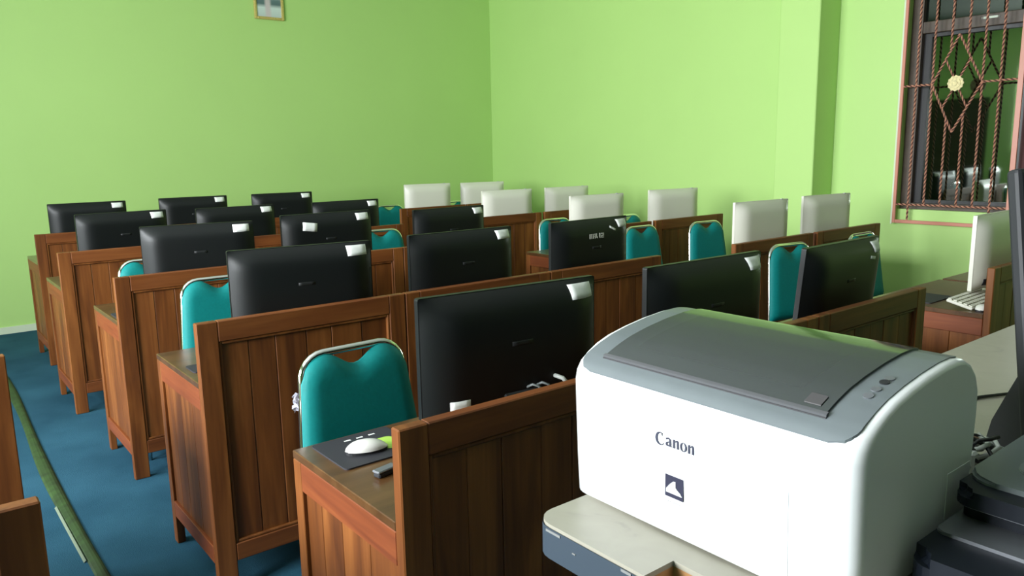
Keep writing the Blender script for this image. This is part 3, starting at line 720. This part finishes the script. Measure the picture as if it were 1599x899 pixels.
# front tray seam, side hatch lines
def front_x(z):
    for (x0, z0), (x1, z1) in zip(PROF, PROF[1:]):
        if z0 <= z <= z1: return x0 + (x1 - x0) * (z - z0) / (z1 - z0)
    return 0.0
bm = B(); grid(bm, lambda u, v: Vector((front_x(0.012 + 0.093 * u) - 0.0004, -0.3003 + 0.0007 * v, 0.012 + 0.093 * u)), 12, 1)
obj('tray_seam', bm, P_LINE, lp)
bm = B(); yy = -WY - 0.0004
box(bm, 0.183, 0.1855, yy, yy + 0.002, 0.03, 0.092); box(bm, 0.1855, 0.236, yy, yy + 0.002, 0.0905, 0.092)
obj('side_hatch', bm, P_WHITE, lp)
bm = B(); box(bm, 0.03, 0.22, -0.34, -0.02, 0.0, 0.005); obj('feet', bm, BLACK_MAT, lp)
# lettering on the front face
def text(s, size, parent, M, m, name, ext=0.0004, spacing=1.0, font_shear=0.0):
    cu = bpy.data.curves.new(name, 'FONT'); cu.body = s; cu.size = size; cu.extrude = ext; cu.space_character = spacing; cu.align_x = 'CENTER'; cu.align_y = 'CENTER'; cu.shear = font_shear; cu.offset = size * 0.018
    o = bpy.data.objects.new(name, cu); COL.objects.link(o); o.parent = parent; o.matrix_local = M
    bpy.context.view_layer.update()
    me = bpy.data.meshes.new_from_object(o); o2 = bpy.data.objects.new(name, me); COL.objects.link(o2); o2.parent = parent; o2.matrix_local = M
    me.materials.clear(); me.materials.append(m); bpy.data.objects.remove(o); return o2
# local basis of the front face: reading direction = -Y, up = Z, outward = -X
FM = Matrix(((0, 0, -1, 0), (-1, 0, 0, 0), (0, 1, 0, 0), (0, 0, 0, 1)))
# brand wordmark drawn from strokes with thick uprights and thin joins
def glyph(bm, polys, ox, sc):
    for pl in polys: prism(bm, [(ox + x * sc, y * sc) for x, y in pl], 0, 0.0008, M=WM)
def arc(cx, cy, ro, ri, a0, a1, sq=1.0, dx=0.0, n=14):
    o_ = [(cx + ro * sq * math.cos(math.radians(a0 + (a1 - a0) * k / n)), cy + ro * math.sin(math.radians(a0 + (a1 - a0) * k / n))) for k in range(n + 1)]
    i_ = [(cx + dx + ri * sq * 0.82 * math.cos(math.radians(a1 + (a0 - a1) * k / n)), cy + ri * math.sin(math.radians(a1 + (a0 - a1) * k / n))) for k in range(n + 1)]
    return o_ + i_
WM = Matrix.Translation((front_x(0.1075) - 0.0002, -0.165, 0.1075)) @ FM
bm = B(); S = 0.0113
C_ = [arc(0.62, 0.5, 0.66, 0.56, 62, 318, 0.9, 0.10), [(0.80, 1.10), (0.93, 1.12), (0.88, 0.78), (0.78, 0.98)]]
A_ = [[(0.52, 0), (0.74, 0), (0.74, 0.62), (0.66, 0.80), (0.40, 0.86), (0.14, 0.78), (0.10, 0.64), (0.24, 0.62), (0.34, 0.74), (0.50, 0.70), (0.52, 0.56)],
      [(0.52, 0.50), (0.52, 0.40), (0.30, 0.30), (0.30, 0.16), (0.42, 0.10), (0.52, 0.16), (0.52, 0.04), (0.36, -0.03), (0.14, 0.04), (0.08, 0.20), (0.16, 0.36)], [(0.74, 0), (0.86, 0.0), (0.84, 0.06), (0.74, 0.08)]]
N_ = [[(0.06, 0), (0.28, 0), (0.28, 0.86), (0.06, 0.82)], [(0.28, 0.66), (0.46, 0.86), (0.62, 0.86), (0.74, 0.72), (0.74, 0), (0.52, 0), (0.52, 0.62), (0.44, 0.70), (0.28, 0.56)]]
O_ = [arc(0.42, 0.42, 0.45, 0.40, -90, 90, 0.86, 0.0), arc(0.42, 0.42, 0.45, 0.40, 90, 270, 0.86, 0.0)]
O_ = [[(0.42 + (0.40 if i < 20 else 0.19) * math.cos(a), 0.42 + (0.45 if i < 20 else 0.39) * math.sin(a)) for i, a in enumerate([math.radians(-90 + 180 * k / 19) for k in range(20)] + [math.radians(90 - 180 * k / 19) for k in range(20)])],
      [(0.42 + (0.40 if i < 20 else 0.19) * math.cos(a), 0.42 + (0.45 if i < 20 else 0.39) * math.sin(a)) for i, a in enumerate([math.radians(90 + 180 * k / 19) for k in range(20)] + [math.radians(270 - 180 * k / 19) for k in range(20)])]]
ox = -0.027
for gph, adv in ((C_, 1.22), (A_, 0.92), (N_, 0.88), (O_, 0.90), (N_, 0.86)):
    glyph(bm, gph, ox, S); ox += adv * S
obj('wordmark', bm, INK, lp)
WM = Matrix.Translation((front_x(0.062) - 0.0002, -0.164, 0.062)) @ FM
bm = B(); e = 0.0125
prism(bm, [(-e, -e), (e, -e), (e, e), (-e, e)], 0, 0.0006, M=WM); emb = obj('emblem', bm, INK2, lp)
bm = B(); prism(bm, [(-0.0105, -0.0075), (0.0112, -0.0075), (0.0085, -0.0042), (0.0045, -0.0018), (0.0022, 0.0006), (0.0020, 0.0070), (-0.0012, 0.0066), (-0.0060, 0.0020), (-0.0105, -0.0036)], 0.0006, 0.0012, M=WM)
obj('emblem_figure', bm, P_WHITE, emb)
WM = Matrix.Translation((front_x(0.0435) - 0.0001, -0.162, 0.0435)) @ FM
bm = B()
for k in range(9):
    if k != 3: prism(bm, [(-0.0115 + k * 0.0027, -0.0008), (-0.0096 + k * 0.0027, -0.0008), (-0.0096 + k * 0.0027, 0.0009), (-0.0115 + k * 0.0027, 0.0009)], 0, 0.0005, M=WM)
obj('small_print', bm, mat('pale_print', (0.55, 0.56, 0.60), 0.5), lp)

# ------------------------------------------------------------------ black inkjet printer in the corner (front faces -X)
ij = thing('inkjet_printer', (-0.185, -1.398, TZ), 'black inkjet printer with grey lid, cut off at the bottom right corner', 'printer')
def rbox(x0, x1, y0, y1, z0, z1, r, b=0.006):
    bm = B(); prism(bm, rrect(x0, x1, y0, y1, r, 5), z0, z1)
    bmesh.ops.bevel(bm, geom=[e for e in bm.edges if abs(e.verts[0].co.z - e.verts[1].co.z) < 1e-6 and e.verts[0].co.z > z0 + 1e-6], offset=b, segments=3, affect='EDGES')
    for f in bm.faces: f.smooth = False
    return bm
obj('base', rbox(0.0, 0.36, -0.42, 0, 0.0, 0.052, 0.022, 0.010), B_DEV, ij)
obj('base_lip', rbox(0.055, 0.36, -0.42, -0.001, 0.052, 0.0555, 0.01, 0.001), SILVER, ij)
obj('body', rbox(0.105, 0.36, -0.42, -0.004, 0.0555, 0.068, 0.012, 0.002), B_DEV, ij)
obj('silver_band', rbox(0.098, 0.36, -0.42, -0.002, 0.068, 0.072, 0.014, 0.0015), SILVER, ij)
obj('scanner', rbox(0.090, 0.36, -0.42, 0.0, 0.072, 0.0885, 0.02, 0.008), B_DEV, ij)
lid = obj('lid', rbox(0.115, 0.36, -0.42, 0.0, 0.0885, 0.094, 0.03, 0.003), B_LID, ij)
obj('lid_panel', rbox(0.150, 0.34, -0.39, -0.030, 0.094, 0.0955, 0.03, 0.001), mat('lid_panel_grey', (0.18, 0.205, 0.215), 0.4), lid)

# ------------------------------------------------------------------ desktop monitor at the right edge
mv = thing('desktop_monitor', (0.229, -1.357, TZ), 'slate grey desktop monitor seen edge on at the right picture edge', 'monitor', rz=math.radians(-30))
bm = B(); box(bm, 0, 0.44, -0.022, 0.0, 0.035, 0.392, 0.006, 2); cas = obj('casing', bm, BLACK_MAT, mv)
fac = obj('face', box(B(), 0.010, 0.43, -0.0245, -0.022, 0.045, 0.384, 0.001), MONF, mv)
cas.rotation_euler = fac.rotation_euler = (math.radians(-10.7), 0, 0)
bm = B(); pl = [(0.0, 0.0), (0.088, 0.0), (0.078, 0.04), (0.058, 0.08), (0.040, 0.115), (0.022, 0.145)]
prism(bm, pl, 0.02, 0.40, M=Matrix(((0, 0, 1, 0), (1, 0, 0, 0), (0, 1, 0, 0), (0, 0, 0, 1)))); obj('stand', bm, BLACK_MAT, mv)

# ------------------------------------------------------------------ cables on the table
c1 = obj('cable', tube(B(), [(0.0, 0, 0), (0.10, -0.020, 0), (0.16, -0.05, 0.001), (0.24, -0.06, 0)], 0.0028, 6), CABLE_B, None, (0.40, -1.185, TZ + 0.003))
tag(c1, 'black cable lying straight across the cream tabletop behind the printer', 'cable')
tg = thing('cable_tangle', (0.135, -1.335, TZ), 'tangled grey, black and brown cables behind the white printer', 'cables')
r3 = random.Random(11)
for k, (m, nm) in enumerate(((CABLE_B, 'black_lead'), (CABLE_W, 'grey_lead'), (CABLE_B, 'black_lead'), (CABLE_W, 'grey_lead'), (CABLE_BR, 'brown_lead'), (CABLE_B, 'black_lead'))):
    pts = []; cx, cy = r3.uniform(-0.01, 0.06), r3.uniform(-0.005, 0.05)
    for i in range(26):
        a = i * 0.52 + k; rr = 0.016 + 0.012 * math.sin(i * 0.9 + k * 2)
        pts.append((cx + rr * math.cos(a) * 1.3 + 0.0012 * i, cy + rr * math.sin(a), 0.006 + 0.028 * abs(math.sin(a * 0.7 + k)) + 0.004 * k))
    obj(nm, tube(B(), pts, 0.0026 if m is not CABLE_W else 0.0032, 6), m, tg)
obj('plug', box(B(), -0.012, 0.004, -0.004, 0.010, 0.0, 0.045, 0.003), CABLE_W, tg)
